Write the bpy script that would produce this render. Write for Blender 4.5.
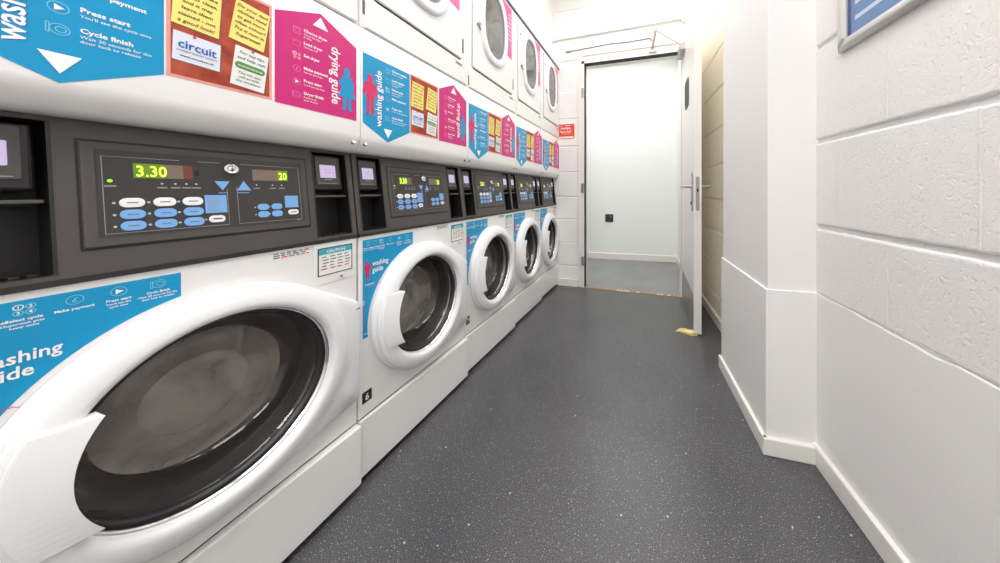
import bpy, math, random
from mathutils import Vector
random.seed(7)
SC = bpy.context.scene
COL = SC.collection
for o in list(bpy.data.objects): bpy.data.objects.remove(o)

# ------------------------------------------------------------------ camera
cam_d = bpy.data.cameras.new('camera'); cam = bpy.data.objects.new('camera', cam_d); COL.objects.link(cam)
cam.location = (0, 0, .95); cam.rotation_euler = (math.pi/2, 0, .2944)
cam_d.sensor_width = 36; cam_d.lens = 36*.2947
cam_d.shift_x = -.0603; cam_d.shift_y = -.0913; cam_d.clip_start = .01
SC.camera = cam
# ------------------------------------------------------------------ world, lights, exposure
w = bpy.data.worlds.new('world'); SC.world = w; w.use_nodes = True
w.node_tree.nodes['Background'].inputs[0].default_value = (1, .985, .96, 1)
w.node_tree.nodes['Background'].inputs[1].default_value = .35
SC.view_settings.view_transform = 'Standard'; SC.view_settings.look = 'None'
SC.cycles.max_bounces = 16; SC.cycles.diffuse_bounces = 10; SC.cycles.transparent_max_bounces = 12
SC.view_settings.gamma = 1; SC.view_settings.use_curve_mapping = False
SC.view_settings.exposure = -0.35
CEIL = 3.0
LIGHTS = [('room', (-.12, .45, CEIL-.085), (.6, 1.25), 17, (1, .992, .988)),
          ('room', (-.12, 2.05, CEIL-.085), (.6, 1.0), 13, (1, .992, .988)),
          ('room', (-.25, -1.25, CEIL-.085), (.9, 1.25), 46, (1, .992, .988)),  # unseen lamp, added behind the camera to fill from the front
          ('hall', (-.55, 3.5, 2.75-.085), (1.6, .35), 19, (.985, 1, .995))]
for nm, loc, sz, pw, c in LIGHTS:
    l = bpy.data.lights.new('ceiling_lamp', 'AREA'); l.shape = 'RECTANGLE'; l.size, l.size_y = sz; l.energy = pw; l.color = c
    o = bpy.data.objects.new('ceiling_lamp', l); o.location = loc; COL.objects.link(o)

# ------------------------------------------------------------------ materials
def lin(c):
    return tuple(((v/255)/12.92 if v/255 <= .04045 else ((v/255+.055)/1.055)**2.4) for v in c)+(1,)
def P(name, rgb, rough=.5, metal=0, bump=0, scale=60, detail=4, coat=0, emit=None, es=1, vary=0, vscale=6):
    m = bpy.data.materials.new(name); m.use_nodes = True; nt = m.node_tree; b = nt.nodes['Principled BSDF']
    b.inputs['Base Color'].default_value = lin(rgb); b.inputs['Roughness'].default_value = rough
    b.inputs['Metallic'].default_value = metal; b.inputs['Coat Weight'].default_value = coat
    if emit: b.inputs['Emission Color'].default_value = lin(emit); b.inputs['Emission Strength'].default_value = es
    tc = nt.nodes.new('ShaderNodeTexCoord')
    if bump:
        n = nt.nodes.new('ShaderNodeTexNoise'); n.inputs['Scale'].default_value = scale; n.inputs['Detail'].default_value = detail
        bp = nt.nodes.new('ShaderNodeBump'); bp.inputs['Strength'].default_value = bump; bp.inputs['Distance'].default_value = .01
        nt.links.new(tc.outputs['Object'], n.inputs['Vector']); nt.links.new(n.outputs['Fac'], bp.inputs['Height']); nt.links.new(bp.outputs['Normal'], b.inputs['Normal'])
    if vary:
        n = nt.nodes.new('ShaderNodeTexNoise'); n.inputs['Scale'].default_value = vscale; n.inputs['Detail'].default_value = 5
        r = nt.nodes.new('ShaderNodeValToRGB'); r.color_ramp.elements[0].position = .35; r.color_ramp.elements[1].position = .65
        a = tuple(max(0, v-vary) for v in rgb); bb = tuple(min(255, v+vary) for v in rgb)
        r.color_ramp.elements[0].color = lin(a); r.color_ramp.elements[1].color = lin(bb)
        nt.links.new(tc.outputs['Object'], n.inputs['Vector']); nt.links.new(n.outputs['Fac'], r.inputs['Fac']); nt.links.new(r.outputs['Color'], b.inputs['Base Color'])
    return m

def block_mat(name, rgb, pits=1.0, rough_bump=.5):
    m = P(name, rgb, .55); nt = m.node_tree; b = nt.nodes['Principled BSDF']
    tc = nt.nodes.new('ShaderNodeTexCoord')
    n1 = nt.nodes.new('ShaderNodeTexNoise'); n1.inputs['Scale'].default_value = 150; n1.inputs['Detail'].default_value = 6; n1.inputs['Roughness'].default_value = .65
    n2 = nt.nodes.new('ShaderNodeTexNoise'); n2.inputs['Scale'].default_value = 95; n2.inputs['Detail'].default_value = 4; n2.inputs['Distortion'].default_value = .3
    r2 = nt.nodes.new('ShaderNodeValToRGB'); r2.color_ramp.elements[0].position = .33; r2.color_ramp.elements[0].color = (0, 0, 0, 1)
    r2.color_ramp.elements[1].position = .44; r2.color_ramp.elements[1].color = (1, 1, 1, 1)
    ml = nt.nodes.new('ShaderNodeMath'); ml.operation = 'MULTIPLY'; ml.inputs[1].default_value = pits
    ad = nt.nodes.new('ShaderNodeMath'); ad.operation = 'ADD'
    bp = nt.nodes.new('ShaderNodeBump'); bp.inputs['Strength'].default_value = rough_bump; bp.inputs['Distance'].default_value = .0042
    L = nt.links
    for n in (n1, n2): L.new(tc.outputs['Object'], n.inputs['Vector'])
    L.new(n2.outputs['Fac'], r2.inputs['Fac']); L.new(r2.outputs['Color'], ml.inputs[0]); L.new(ml.outputs[0], ad.inputs[0]); L.new(n1.outputs['Fac'], ad.inputs[1])
    L.new(ad.outputs[0], bp.inputs['Height']); L.new(bp.outputs['Normal'], b.inputs['Normal'])
    return m

def floor_mat():
    m = P('speckled_vinyl', (74, 74, 77), .38); nt = m.node_tree; b = nt.nodes['Principled BSDF']; L = nt.links
    tc = nt.nodes.new('ShaderNodeTexCoord')
    n = nt.nodes.new('ShaderNodeTexNoise'); n.inputs['Scale'].default_value = 3.5; n.inputs['Detail'].default_value = 6
    r = nt.nodes.new('ShaderNodeValToRGB'); r.color_ramp.elements[0].position = .2; r.color_ramp.elements[1].position = .8; n.inputs['Roughness'].default_value = .45; n.inputs['Distortion'].default_value = 0
    r.color_ramp.elements[0].color = lin((76, 76, 79)); r.color_ramp.elements[1].color = lin((90, 90, 92))
    g = nt.nodes.new('ShaderNodeTexNoise'); g.inputs['Scale'].default_value = 330; g.inputs['Detail'].default_value = 2
    gr = nt.nodes.new('ShaderNodeValToRGB'); gr.color_ramp.elements[0].position = .38; gr.color_ramp.elements[0].color = (.35, .35, .36, 1)
    gr.color_ramp.elements[1].position = .62; gr.color_ramp.elements[1].color = (1.55, 1.55, 1.58, 1)
    mx = nt.nodes.new('ShaderNodeMix'); mx.data_type = 'RGBA'; mx.blend_type = 'MULTIPLY'; mx.inputs[0].default_value = 1
    v = nt.nodes.new('ShaderNodeTexVoronoi'); v.inputs['Scale'].default_value = 130
    vr = nt.nodes.new('ShaderNodeValToRGB'); vr.color_ramp.elements[0].position = .10; vr.color_ramp.elements[0].color = (1, 1, 1, 1)
    vr.color_ramp.elements[1].position = .17; vr.color_ramp.elements[1].color = (0, 0, 0, 1)
    v2 = nt.nodes.new('ShaderNodeTexVoronoi'); v2.inputs['Scale'].default_value = 17
    v2r = nt.nodes.new('ShaderNodeValToRGB'); v2r.color_ramp.elements[0].position = .035; v2r.color_ramp.elements[0].color = (1, 1, 1, 1)
    v2r.color_ramp.elements[1].position = .055; v2r.color_ramp.elements[1].color = (0, 0, 0, 1)
    mx2 = nt.nodes.new('ShaderNodeMix'); mx2.data_type = 'RGBA'; mx2.inputs[7].default_value = lin((190, 192, 196))
    mx3 = nt.nodes.new('ShaderNodeMix'); mx3.data_type = 'RGBA'; mx3.inputs[7].default_value = lin((215, 212, 206))
    for q in (n, g, v, v2): L.new(tc.outputs['Object'], q.inputs['Vector'])
    L.new(n.outputs['Fac'], r.inputs['Fac']); L.new(g.outputs['Fac'], gr.inputs['Fac'])
    L.new(r.outputs['Color'], mx.inputs[6]); L.new(gr.outputs['Color'], mx.inputs[7])
    L.new(v.outputs['Distance'], vr.inputs['Fac']); L.new(v2.outputs['Distance'], v2r.inputs['Fac'])
    L.new(mx.outputs[2], mx2.inputs[6]); L.new(vr.outputs['Color'], mx2.inputs[0])
    L.new(mx2.outputs[2], mx3.inputs[6]); L.new(v2r.outputs['Color'], mx3.inputs[0])
    L.new(mx3.outputs[2], b.inputs['Base Color'])
    rr = nt.nodes.new('ShaderNodeMapRange'); rr.inputs[3].default_value = .27; rr.inputs[4].default_value = .33
    L.new(n.outputs['Fac'], rr.inputs[0]); L.new(rr.outputs[0], b.inputs['Roughness'])
    bp = nt.nodes.new('ShaderNodeBump'); bp.inputs['Strength'].default_value = .15; bp.inputs['Distance'].default_value = .0015
    L.new(g.outputs['Fac'], bp.inputs['Height']); L.new(bp.outputs['Normal'], b.inputs['Normal'])
    return m

def glass_mat(name, tint, opac, rough=.04, refl=1.0):
    """clear pane: mostly see-through, glossy by angle, with a share of diffuse tint"""
    m = bpy.data.materials.new(name); m.use_nodes = True; nt = m.node_tree; nt.nodes.clear(); L = nt.links
    out = nt.nodes.new('ShaderNodeOutputMaterial'); t = nt.nodes.new('ShaderNodeBsdfTransparent'); t.inputs[0].default_value = (.86, .85, .83, 1)
    d = nt.nodes.new('ShaderNodeBsdfDiffuse'); d.inputs[0].default_value = lin(tint)
    g = nt.nodes.new('ShaderNodeBsdfGlossy'); g.inputs['Roughness'].default_value = rough; g.inputs[0].default_value = (refl, refl, refl, 1)
    a = nt.nodes.new('ShaderNodeMixShader'); a.inputs[0].default_value = opac
    f = nt.nodes.new('ShaderNodeFresnel'); f.inputs[0].default_value = 1.55
    tc = nt.nodes.new('ShaderNodeTexCoord'); nz = nt.nodes.new('ShaderNodeTexNoise'); nz.inputs['Scale'].default_value = 7; nz.inputs['Detail'].default_value = 3; nz.inputs['Distortion'].default_value = 1.2
    mr = nt.nodes.new('ShaderNodeMapRange'); mr.inputs[1].default_value = .3; mr.inputs[2].default_value = .7; mr.inputs[3].default_value = opac*.62; mr.inputs[4].default_value = min(1, opac*1.35)
    L.new(tc.outputs['Object'], nz.inputs['Vector']); L.new(nz.outputs['Fac'], mr.inputs[0]); L.new(mr.outputs[0], a.inputs[0])
    c = nt.nodes.new('ShaderNodeMixShader')
    L.new(t.outputs[0], a.inputs[1]); L.new(d.outputs[0], a.inputs[2]); L.new(f.outputs[0], c.inputs[0])
    L.new(a.outputs[0], c.inputs[1]); L.new(g.outputs[0], c.inputs[2]); L.new(c.outputs[0], out.inputs[0])
    return m

M = dict(
    wall=block_mat('white_block_paint', (235, 233, 231), .6, .42),
    plaster=block_mat('white_smooth_paint', (235, 234, 232), .12, .12),
    wall2=P('white_wall_paint', (238, 237, 236), .6, bump=.08, scale=40),
    hall=P('cool_white_wall', (238, 240, 238), .6, bump=.05, scale=30),
    ceil=P('ceiling_paint', (236, 235, 232), .8, bump=.03, scale=30),
    floor=floor_mat(), floorh=P('hall_vinyl_sheen_tint', (134, 134, 135), .4, bump=.05, scale=300, vary=5, vscale=3),  # hall floor: its sheen is put in as a lighter base colour
    base=P('baseboard_gloss', (236, 233, 227), .3, bump=.04, scale=20),
    enamel=P('white_enamel', (235, 234, 232), .3, bump=.015, scale=90, coat=.2),
    enamel2=P('fascia_enamel', (233, 231, 229), .33, bump=.03, scale=12),
    plastic=P('white_plastic', (238, 239, 241), .33, bump=.012, scale=40),
    dplastic=P('charcoal_plastic', (76, 72, 70), .42, bump=.12, scale=500),
    dplastic2=P('black_plastic', (36, 34, 34), .4, bump=.03, scale=300),
    recess=P('black_recess', (24, 23, 24), .5, bump=.03, scale=100),
    overlay=P('keypad_overlay', (58, 55, 54), .32, bump=.01, scale=200),
    line=P('overlay_line', (150, 148, 145), .5),
    seam=P('dark_seam', (40, 39, 38), .7),
    steel=P('brushed_steel', (176, 172, 168), .28, metal=1, bump=.05, scale=200),
    chrome=P('chrome', (225, 225, 228), .1, metal=1),
    drum=P('drum_steel', (170, 160, 152), .32, metal=.85, vary=22, vscale=5),
    drumdark=P('door_gasket_rubber', (34, 33, 34), .35, bump=.05, scale=60),
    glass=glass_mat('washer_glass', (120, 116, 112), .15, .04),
    glassm=glass_mat('washer_glass_glare_step', (186, 178, 170), .42, .05), glassc=glass_mat('washer_glass_glare_centre', (204, 196, 188), .47, .06),  # paler tint towards the bowl centre paints in reflected light
    alu=P('silver_frame', (206, 205, 203), .3, metal=.35), wall3=P('warm_shade_wall_tint', (251, 246, 232), .6, bump=.08, scale=40),  # recess wall: warm shade behind the open door put into its colour
    dglass=glass_mat('dryer_glass', (128, 128, 126), .72, .12),
    blue=P('cyan_vinyl', (0, 150, 202), .35),
    pink=P('magenta_vinyl', (206, 32, 120), .35),
    pinks=P('pink_vinyl', (232, 76, 150), .35),
    cork=P('cork_red', (166, 62, 36), .7, vary=18, vscale=30),
    corkframe=P('notice_board_edge', (226, 160, 150), .6),
    yellow=P('yellow_paper', (246, 226, 124), .7),
    paper=P('white_paper', (236, 236, 232), .7),
    paperb=P('pale_blue_paper', (222, 228, 240), .7),
    ink=P('black_ink', (42, 38, 34), .7),
    inkb=P('blue_ink', (28, 92, 180), .6),
    inkg=P('grey_ink', (120, 124, 134), .7),
    green=P('green_print', (96, 150, 78), .6),
    white=P('white_print', (245, 245, 245), .5),
    pale=P('pale_blue_line', (120, 200, 228), .5),
    palep=P('pale_pink_line', (232, 120, 178), .5),
    red=P('red_sign', (226, 66, 44), .45),
    redink=P('red_print', (214, 40, 96), .5),
    teal=P('teal_print', (60, 170, 190), .5),
    tag=P('black_tag', (26, 25, 25), .5),
    dtag=P('grey_tag', (96, 94, 92), .5),
    key_w=P('white_key', (236, 238, 240), .4), key_b=P('blue_key', (120, 172, 228), .4),
    lcd=P('lilac_screen', (40, 36, 44), .3, emit=(230, 210, 246), es=1.0),
    lcdtxt=P('screen_text', (170, 150, 200), .4, emit=(190, 170, 220), es=.5),
    seg=P('lit_green_window', (60, 90, 10), .4, emit=(140, 170, 30), es=.6),
    digit=P('lit_digits', (180, 230, 40), .4, emit=(226, 255, 96), es=1.5),
    dim=P('unlit_window', (128, 112, 98), .4), dimr=P('unlit_red_end', (120, 62, 48), .4),
    led=P('green_led', (120, 200, 20), .4, emit=(150, 255, 40), es=1), dot=P('white_dot', (190, 190, 190), .5),
    brass=P('brass_strip', (206, 170, 104), .35, metal=.6), stripe_noteshadow=P('strip_wear_note_shadow', (112, 88, 74), .5),
    wood=P('pale_yellow_wedge', (226, 208, 140), .6, vary=14, vscale=30),
    socket=P('black_nickel_socket', (52, 52, 52), .35), lampw=P('lamp_housing', (235, 235, 235), .5),
    diff=P('lamp_diffuser', (240, 240, 240), .5, emit=(255, 250, 242), es=2.5),
    poster=P('blue_poster', (104, 136, 178), .35), posterd=P('dark_blue_poster', (40, 66, 126), .35), postert=P('poster_text', (196, 210, 228), .5),
    doorp=P('door_paint', (232, 231, 227), .35, bump=.02, scale=20),
)

# ------------------------------------------------------------------ mesh helpers
class F:
    def __init__(s, o, u=(0, 1, 0), v=(0, 0, 1)):
        s.o = Vector(o); s.u = Vector(u).normalized(); s.v = Vector(v).normalized(); s.n = s.u.cross(s.v).normalized()
    def p(s, a, b, d=0): return s.o+s.u*a+s.v*b+s.n*d

class MB:
    def __init__(s): s.V = []; s.Fc = []; s.Mi = []; s.Sm = []; s.ml = []
    def mi(s, m):
        if m not in s.ml: s.ml.append(m)
        return s.ml.index(m)
    def add(s, vs, fs, m, smooth=False):
        b = len(s.V); s.V += [tuple(v) for v in vs]; i = s.mi(m)
        for f in fs: s.Fc.append([b+k for k in f]); s.Mi.append(i); s.Sm.append(smooth)
    def box(s, a, b, m):
        (x0, y0, z0), (x1, y1, z1) = a, b
        vs = [(x0, y0, z0), (x1, y0, z0), (x1, y1, z0), (x0, y1, z0), (x0, y0, z1), (x1, y0, z1), (x1, y1, z1), (x0, y1, z1)]
        s.add(vs, [(0, 3, 2, 1), (4, 5, 6, 7), (0, 1, 5, 4), (1, 2, 6, 5), (2, 3, 7, 6), (3, 0, 4, 7)], m)
    def loft(s, rings, m, cap0=False, cap1=False, smooth=True):
        n = len(rings[0]); vs = [p for r in rings for p in r]; fs = []
        for k in range(len(rings)-1):
            for i in range(n):
                j = (i+1) % n; fs.append((k*n+i, k*n+j, (k+1)*n+j, (k+1)*n+i))
        s.add(vs, fs, m, smooth)
        if cap0: s.add(rings[0], [tuple(range(n))[::-1]], m)
        if cap1: s.add(rings[-1], [tuple(range(n))], m)
    def slab(s, fr, out, d0, d1, m, bev=0, back=False, top=None):
        out = ccw(out)
        R = [[fr.p(a, b, d0) for a, b in out], [fr.p(a, b, d1-bev) for a, b in out]]
        last = out
        if bev:
            last = inset(out, bev*.35); R.append([fr.p(a, b, d1-bev*.3) for a, b in last])
            last = inset(out, bev); R.append([fr.p(a, b, d1) for a, b in last])
        s.loft(R, m, cap0=back, smooth=False)
        s.add(R[-1], [tuple(range(len(last)))], top or m)
    def flat(s, fr, out, d, m):
        out = ccw(out); s.add([fr.p(a, b, d) for a, b in out], [tuple(range(len(out)))], m)
    def rect(s, fr, u0, v0, u1, v1, d, m): s.flat(fr, [(u0, v0), (u1, v0), (u1, v1), (u0, v1)], d, m)
    def stroke(s, fr, pts, wd, d, m, closed=False):
        P2 = [Vector(p) for p in pts]; n = len(P2); L = []; R = []
        for i in range(n):
            a = P2[i-1] if (i or closed) else P2[i]; b = P2[(i+1) % n] if (i < n-1 or closed) else P2[i]
            t = (b-a); t = t.normalized() if t.length > 1e-9 else Vector((1, 0)); q = Vector((-t.y, t.x))*wd/2
            L.append(P2[i]+q); R.append(P2[i]-q)
        vs = [fr.p(x.x, x.y, d) for x in L]+[fr.p(x.x, x.y, d) for x in R]
        s.add(vs, [(n+i, n+(i+1) % n, (i+1) % n, i) for i in range(n if closed else n-1)], m)
    def tube(s, a, b, r, m, n=10, caps=True):
        a, b = Vector(a), Vector(b); t = (b-a).normalized(); q = t.orthogonal().normalized(); w_ = t.cross(q)
        R = [[c+(q*math.cos(2*math.pi*i/n)+w_*math.sin(2*math.pi*i/n))*r for i in range(n)] for c in (a, b)]
        s.loft(R, m, caps, caps)
    def text(s, fr, u, v, txt, size, d, m, rot=0, bold=.02, align='LEFT', sx=1.0, shear=0):
        me = text_mesh(txt, bold, align, shear); c, sn = math.cos(rot), math.sin(rot); vs = []
        for x, y in me[0]:
            x *= size*sx; y *= size; vs.append(fr.p(u+x*c-y*sn, v+x*sn+y*c, d))
        s.add(vs, me[1], m)
    def build(s, name, parent=None, loc=None):
        me = bpy.data.meshes.new(name); me.from_pydata(s.V, [], s.Fc); me.validate()
        for k in s.ml: me.materials.append(M[k])
        if len(me.polygons) == len(s.Fc):
            me.polygons.foreach_set('material_index', s.Mi); me.polygons.foreach_set('use_smooth', s.Sm)
        me.update(); o = bpy.data.objects.new(name, me); COL.objects.link(o)
        if parent: o.parent = parent
        if loc: o.location = loc
        return o
def ccw(o):
    a = sum(o[i][0]*o[(i+1) % len(o)][1]-o[(i+1) % len(o)][0]*o[i][1] for i in range(len(o)))
    return list(o) if a > 0 else list(o)[::-1]
def inset(o, d):
    n = len(o); r = []
    for i in range(n):
        p, a, b = Vector(o[i]), Vector(o[i-1]), Vector(o[(i+1) % n])
        e1 = (p-a).normalized(); e2 = (b-p).normalized(); n1 = Vector((-e1.y, e1.x)); n2 = Vector((-e2.y, e2.x))
        k = (n1+n2); k = k/max(.3, k.length_squared)*2 if k.length > 1e-6 else n1
        q = p+k*d; r.append((q.x, q.y))
    return r
def rr(u0, v0, u1, v1, r, n=4):
    r = min(r, (u1-u0)/2-1e-5, (v1-v0)/2-1e-5); o = []
    for cx, cy, a0 in ((u1-r, v0+r, -90), (u1-r, v1-r, 0), (u0+r, v1-r, 90), (u0+r, v0+r, 180)):
        for k in range(n+1):
            a = math.radians(a0+90*k/n); o.append((cx+r*math.cos(a), cy+r*math.sin(a)))
    return o
def circ(cx, cy, r, n=24, ry=None, a0=0): return [(cx+r*math.cos(a0+2*math.pi*i/n), cy+(ry or r)*math.sin(a0+2*math.pi*i/n)) for i in range(n)]
_T = {}
def text_mesh(txt, bold, align, shear=0):
    k = (txt, bold, align, shear)
    if k not in _T:
        c = bpy.data.curves.new('t', 'FONT'); c.body = txt; c.offset = bold; c.align_x = align; c.resolution_u = 2; c.size = 1; c.shear = shear
        o = bpy.data.objects.new('t', c); COL.objects.link(o)
        dg = bpy.context.evaluated_depsgraph_get(); me = bpy.data.meshes.new_from_object(o.evaluated_get(dg))
        _T[k] = ([(v.co.x, v.co.y) for v in me.vertices], [tuple(p.vertices) for p in me.polygons])
        bpy.data.objects.remove(o); bpy.data.curves.remove(c); bpy.data.meshes.remove(me)
    return _T[k]
def tag(o, label=None, cat=None, group=None, kind=None):
    if label: o['label'] = label
    if cat: o['category'] = cat
    if group: o['group'] = group
    if kind: o['kind'] = kind
    return o
def empty(name, loc): 
    o = bpy.data.objects.new(name, None); o.location = loc; o.empty_display_size = .1; COL.objects.link(o); return o
def kids(o): return [c for c in bpy.data.objects if c.parent == o]
def dup(o, parent=None):
    c = o.copy(); COL.objects.link(c); c.parent = parent
    for k in kids(o): dup(k, c)
    return c
def struct(mb, name, parent=None):
    o = mb.build(name, parent)
    if not parent: o['kind'] = 'structure'
    return o
def frame_holes(s, fr, u0, v0, u1, v1, holes, d, m, depth):
    """front panel with rectangular openings and its outer edge"""
    us = sorted({u0, u1, *[h[0] for h in holes], *[h[2] for h in holes]}); vs = sorted({v0, v1, *[h[1] for h in holes], *[h[3] for h in holes]})
    for a, b in zip(us, us[1:]):
        for c, e in zip(vs, vs[1:]):
            x, y = (a+b)/2, (c+e)/2
            if not any(h[0] < x < h[2] and h[1] < y < h[3] for h in holes): s.rect(fr, a, c, b, e, d, m)
    s.loft([[fr.p(a, b, k) for a, b in ((u0, v0), (u1, v0), (u1, v1), (u0, v1))] for k in (depth, d)], m, cap0=True, smooth=False)
def recess(s, fr, u0, v0, u1, v1, d, dep, m, mb_=None):
    R = [[fr.p(a, b, k) for a, b in ((u0, v0), (u1, v0), (u1, v1), (u0, v1))] for k in (d, dep)]
    s.loft(R[::-1], m, smooth=False); s.add(R[1], [(0, 1, 2, 3)], mb_ or m)
LEFT = F((0, 0, 0))

# ------------------------------------------------------------------ room shell
YF = 2.83                                   # the wall with the doorway
RO = (.561, 1.2538, 0); RA = .097           # right block wall
RW = F(RO, (math.sin(RA), -math.cos(RA), 0))
s = MB(); s.box((-3.2, -2.2, -.05), (1.2, YF+.005, 0), 'floor'); struct(s, 'floor')
s = MB(); s.box((-3.2, YF+.005, -.05), (1.2, 4.6, 0), 'floorh'); struct(s, 'floor_hall')
s = MB(); s.box((-1.75, -2.2, CEIL), (1.2, YF+.12, CEIL+.05), 'ceil'); struct(s, 'ceiling')
s = MB(); s.box((-3.2, YF+.12, 2.75), (1.2, 4.6, 2.80), 'ceil'); struct(s, 'ceiling')
s = MB(); s.box((-1.75, -2.2, 0), (-1.65, YF+.12, CEIL), 'wall2'); struct(s, 'wall_left')
s = MB(); s.box((-1.65, -2.2, 2.212), (-.94, YF, CEIL), 'wall2'); struct(s, 'wall_left_upper')
s = MB(); s.box((-1.65, -2.3, 0), (1.2, -2.2, CEIL), 'wall2'); struct(s, 'wall_back')
# right wall: painted concrete blocks, a smooth rendered band below
def blockwall(s, fr, courses, joints, L0, L1, d, m, gap=.007, vgap=.0025):
    for (z0, z1), js in zip(courses, joints):
        prof = [(z0+gap, d-.009), (z0+gap+.001, d-.004), (z0+gap+.004, d-.001), (z0+gap+.008, d), (z1-gap-.008, d), (z1-gap-.004, d-.001), (z1-gap-.001, d-.004), (z1-gap, d-.009)]
        n = max(2, int((L1-L0)/.02)) if vgap > .002 else 1; vs = []; wob = lambda q: random.uniform(-.0012, .0012) if n > 1 else 0
        for i in range(n+1):
            a, b = wob(0), wob(0)
            for k, (z, dd) in enumerate(prof): vs.append(fr.p(L0+(L1-L0)*i/n, z+(a if k < 4 else b)*(k not in (3, 4)), dd))
        K = len(prof); s.add(vs, [(i*K+k, (i+1)*K+k, (i+1)*K+k+1, i*K+k+1) for i in range(n) for k in range(K-1)], m, False)
        for x in js:
            w_ = .0035 if vgap > .002 else .0012; L = []; R_ = []; q = 24
            for i in range(q+1):
                z = z0+gap+.006+(z1-z0-2*gap-.012)*i/q; L.append((x-w_*random.uniform(.4, 1.3), z)); R_.append((x+w_*random.uniform(.4, 1.3), z))
            vs = [fr.p(a, b, d+.0001) for a, b in L]+[fr.p(x+random.uniform(-.001, .001), b, d+.0016*(vgap > .002)+.0005) for a, b in L]+[fr.p(a, b, d+.0001) for a, b in R_]
            s.add(vs, [(i, q+1+i, q+2+i, i+1) for i in range(q)]+[(q+1+i, 2*q+2+i, 2*q+3+i, q+2+i) for i in range(q)], m, True)
s = MB(); LW = 3.5
zs = [.584, .822, 1.12, 1.445, 1.74, 2.03, 2.32, 2.61, CEIL+.007]
js = []
for i in range(len(zs)-1):
    o = .1 if i % 2 else .28
    js.append([o+.38*k for k in range(-1, 9) if .02 < o+.38*k < LW-.05])
blockwall(s, RW, list(zip(zs, zs[1:])), js, 0, LW, 0, 'wall')
s.slab(RW, [(0, 0), (LW, 0), (LW, CEIL), (0, CEIL)], -.15, -.009, 'wall')
# ragged top edge of the rendered band
top = []; n = 120
for i in range(n+1):
    top.append((LW*i/n, .586+random.uniform(-.006, .004)))
out = [(0, 0), (LW, 0)]+top[::-1]
s.slab(RW, out, -.009, .004, 'plaster')
struct(s, 'wall_right')
# pier between the block wall and the door recess
s = MB()
def prism(s, pts, z0, z1, m):
    pts = ccw(pts); s.loft([[(x, y, z) for x, y in pts] for z in (z0, z1)], m, True, True, smooth=False)
prism(s, [(.72, 1.262), (.411, 1.246), (.376, 1.755), (.72, 1.78)], .59, CEIL, 'plaster')
prism(s, [(.72, 1.248), (.403, 1.238), (.368, 1.762), (.72, 1.785)], 0, .59, 'plaster')
struct(s, 'wall_pier')
# recess wall beyond the pier (block courses)
a, b = Vector((.425, YF, 0)), Vector((.50, 1.70, 0)); fr = F(a, (b-a))
s = MB(); fz = [0, .2, .43, .66, .885, 1.13, 1.386, 1.66, 1.93, 2.2, 2.47, 2.74, CEIL+.007]
js = [[(.25 if i % 2 else .47)+.45*k for k in range(3) if (.25 if i % 2 else .47)+.45*k < (b-a).length-.05] for i in range(len(fz)-1)]
blockwall(s, fr, list(zip(fz, fz[1:])), js, 0, (b-a).length, 0, 'wall3', gap=.004, vgap=.001)
s.slab(fr, [(0, 0), ((b-a).length, 0), ((b-a).length, CEIL), (0, CEIL)], -.2, -.009, 'wall3'); struct(s, 'wall_recess')
# far wall with the doorway
OX0, OX1, OZ = -.61, .268, 2.185
FW = F((0, YF, 0), (1, 0, 0))
s = MB()
def fwpart(x0, x1, z0, z1):
    s.box((x0, YF+.009, z0), (x1, YF+.12, z1), 'wall2')
fwpart(-1.75, OX0-.02, 0, CEIL); fwpart(OX0-.02, OX1+.01, OZ+.02, CEIL); fwpart(OX1+.01, .62, 0, CEIL)
off = [.5, .27]
for i, (z0, z1) in enumerate(zip(fz, fz[1:])):
    if z1 <= OZ: segs = [(-1.6, OX0-.07), (OX1+.03, .43)]
    else: segs = [(-1.6, .43)]
    for x0, x1 in segs:
        zz0 = max(z0, OZ+.05) if (len(segs) == 1 and z0 < OZ+.05) else z0
        if zz0 > z1-.03: continue
        cuts = [x for x in [-1.6+.45*k+off[i % 2]*.45 for k in range(0, 5)] if x0+.03 < x < x1-.03]
        blockwall(s, FW, [(zz0, z1)], [cuts], x0, x1, 0, 'wall2', gap=.0025, vgap=.001)
struct(s, 'wall_far')
# door frame, architrave
s = MB()
for x0, x1 in ((OX0-.028, OX0), (OX1, OX1+.022)):
    s.box((x0, YF-.012, 0), (x1, YF+.13, OZ+.025), 'base')
    s.box((x0-(.0 if x0 > 0 else .036), YF-.006, 0), (x1-.0+(.0 if x0 < 0 else .03), YF+.004, OZ+.04), 'base')
s.box((OX0-.028, YF-.012, OZ), (OX1+.022, YF+.13, OZ+.028), 'base')
s.box((OX0-.064, YF-.008, OZ+.03), (OX1+.052, YF+.004, OZ+.075), 'base')
s.box((OX0-.03, YF-.018, OZ+.075), (OX1+.052, YF+.004, OZ+.085), 'base')
s.box((OX0-.0, YF-.014, .0), (OX0+.006, YF+.06, OZ), 'seam'); s.box((OX0, YF-.014, OZ-.006), (OX1, YF+.05, OZ), 'seam')
struct(s, 'trim_1')
for z, hh in ((.97, .09), (.26, .09), (1.9, .09)):
    h = MB(); h.tube((OX0-.012, YF-.018, z-hh/2), (OX0-.012, YF-.018, z+hh/2), .008, 'steel'); h.box((OX0-.03, YF-.017, z-hh/2), (OX0-.004, YF-.011, z+hh/2), 'steel')
    h.build('hinge', bpy.data.objects['trim_1'])
# threshold strip
s = MB(); s.box((OX0, YF-.022, 0), (OX1, YF+.012, .004), 'brass')
x = OX0+.01
while x < OX1-.03:
    s.add([(x, YF-.021, .0044), (x+.014, YF-.021, .0044), (x+.03, YF+.010, .0044), (x+.016, YF+.010, .0044)], [(0, 1, 2, 3)], random.choice(['stripe_noteshadow', 'stripe_noteshadow', 'base'])); x += .03
struct(s, 'trim_2')
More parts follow.
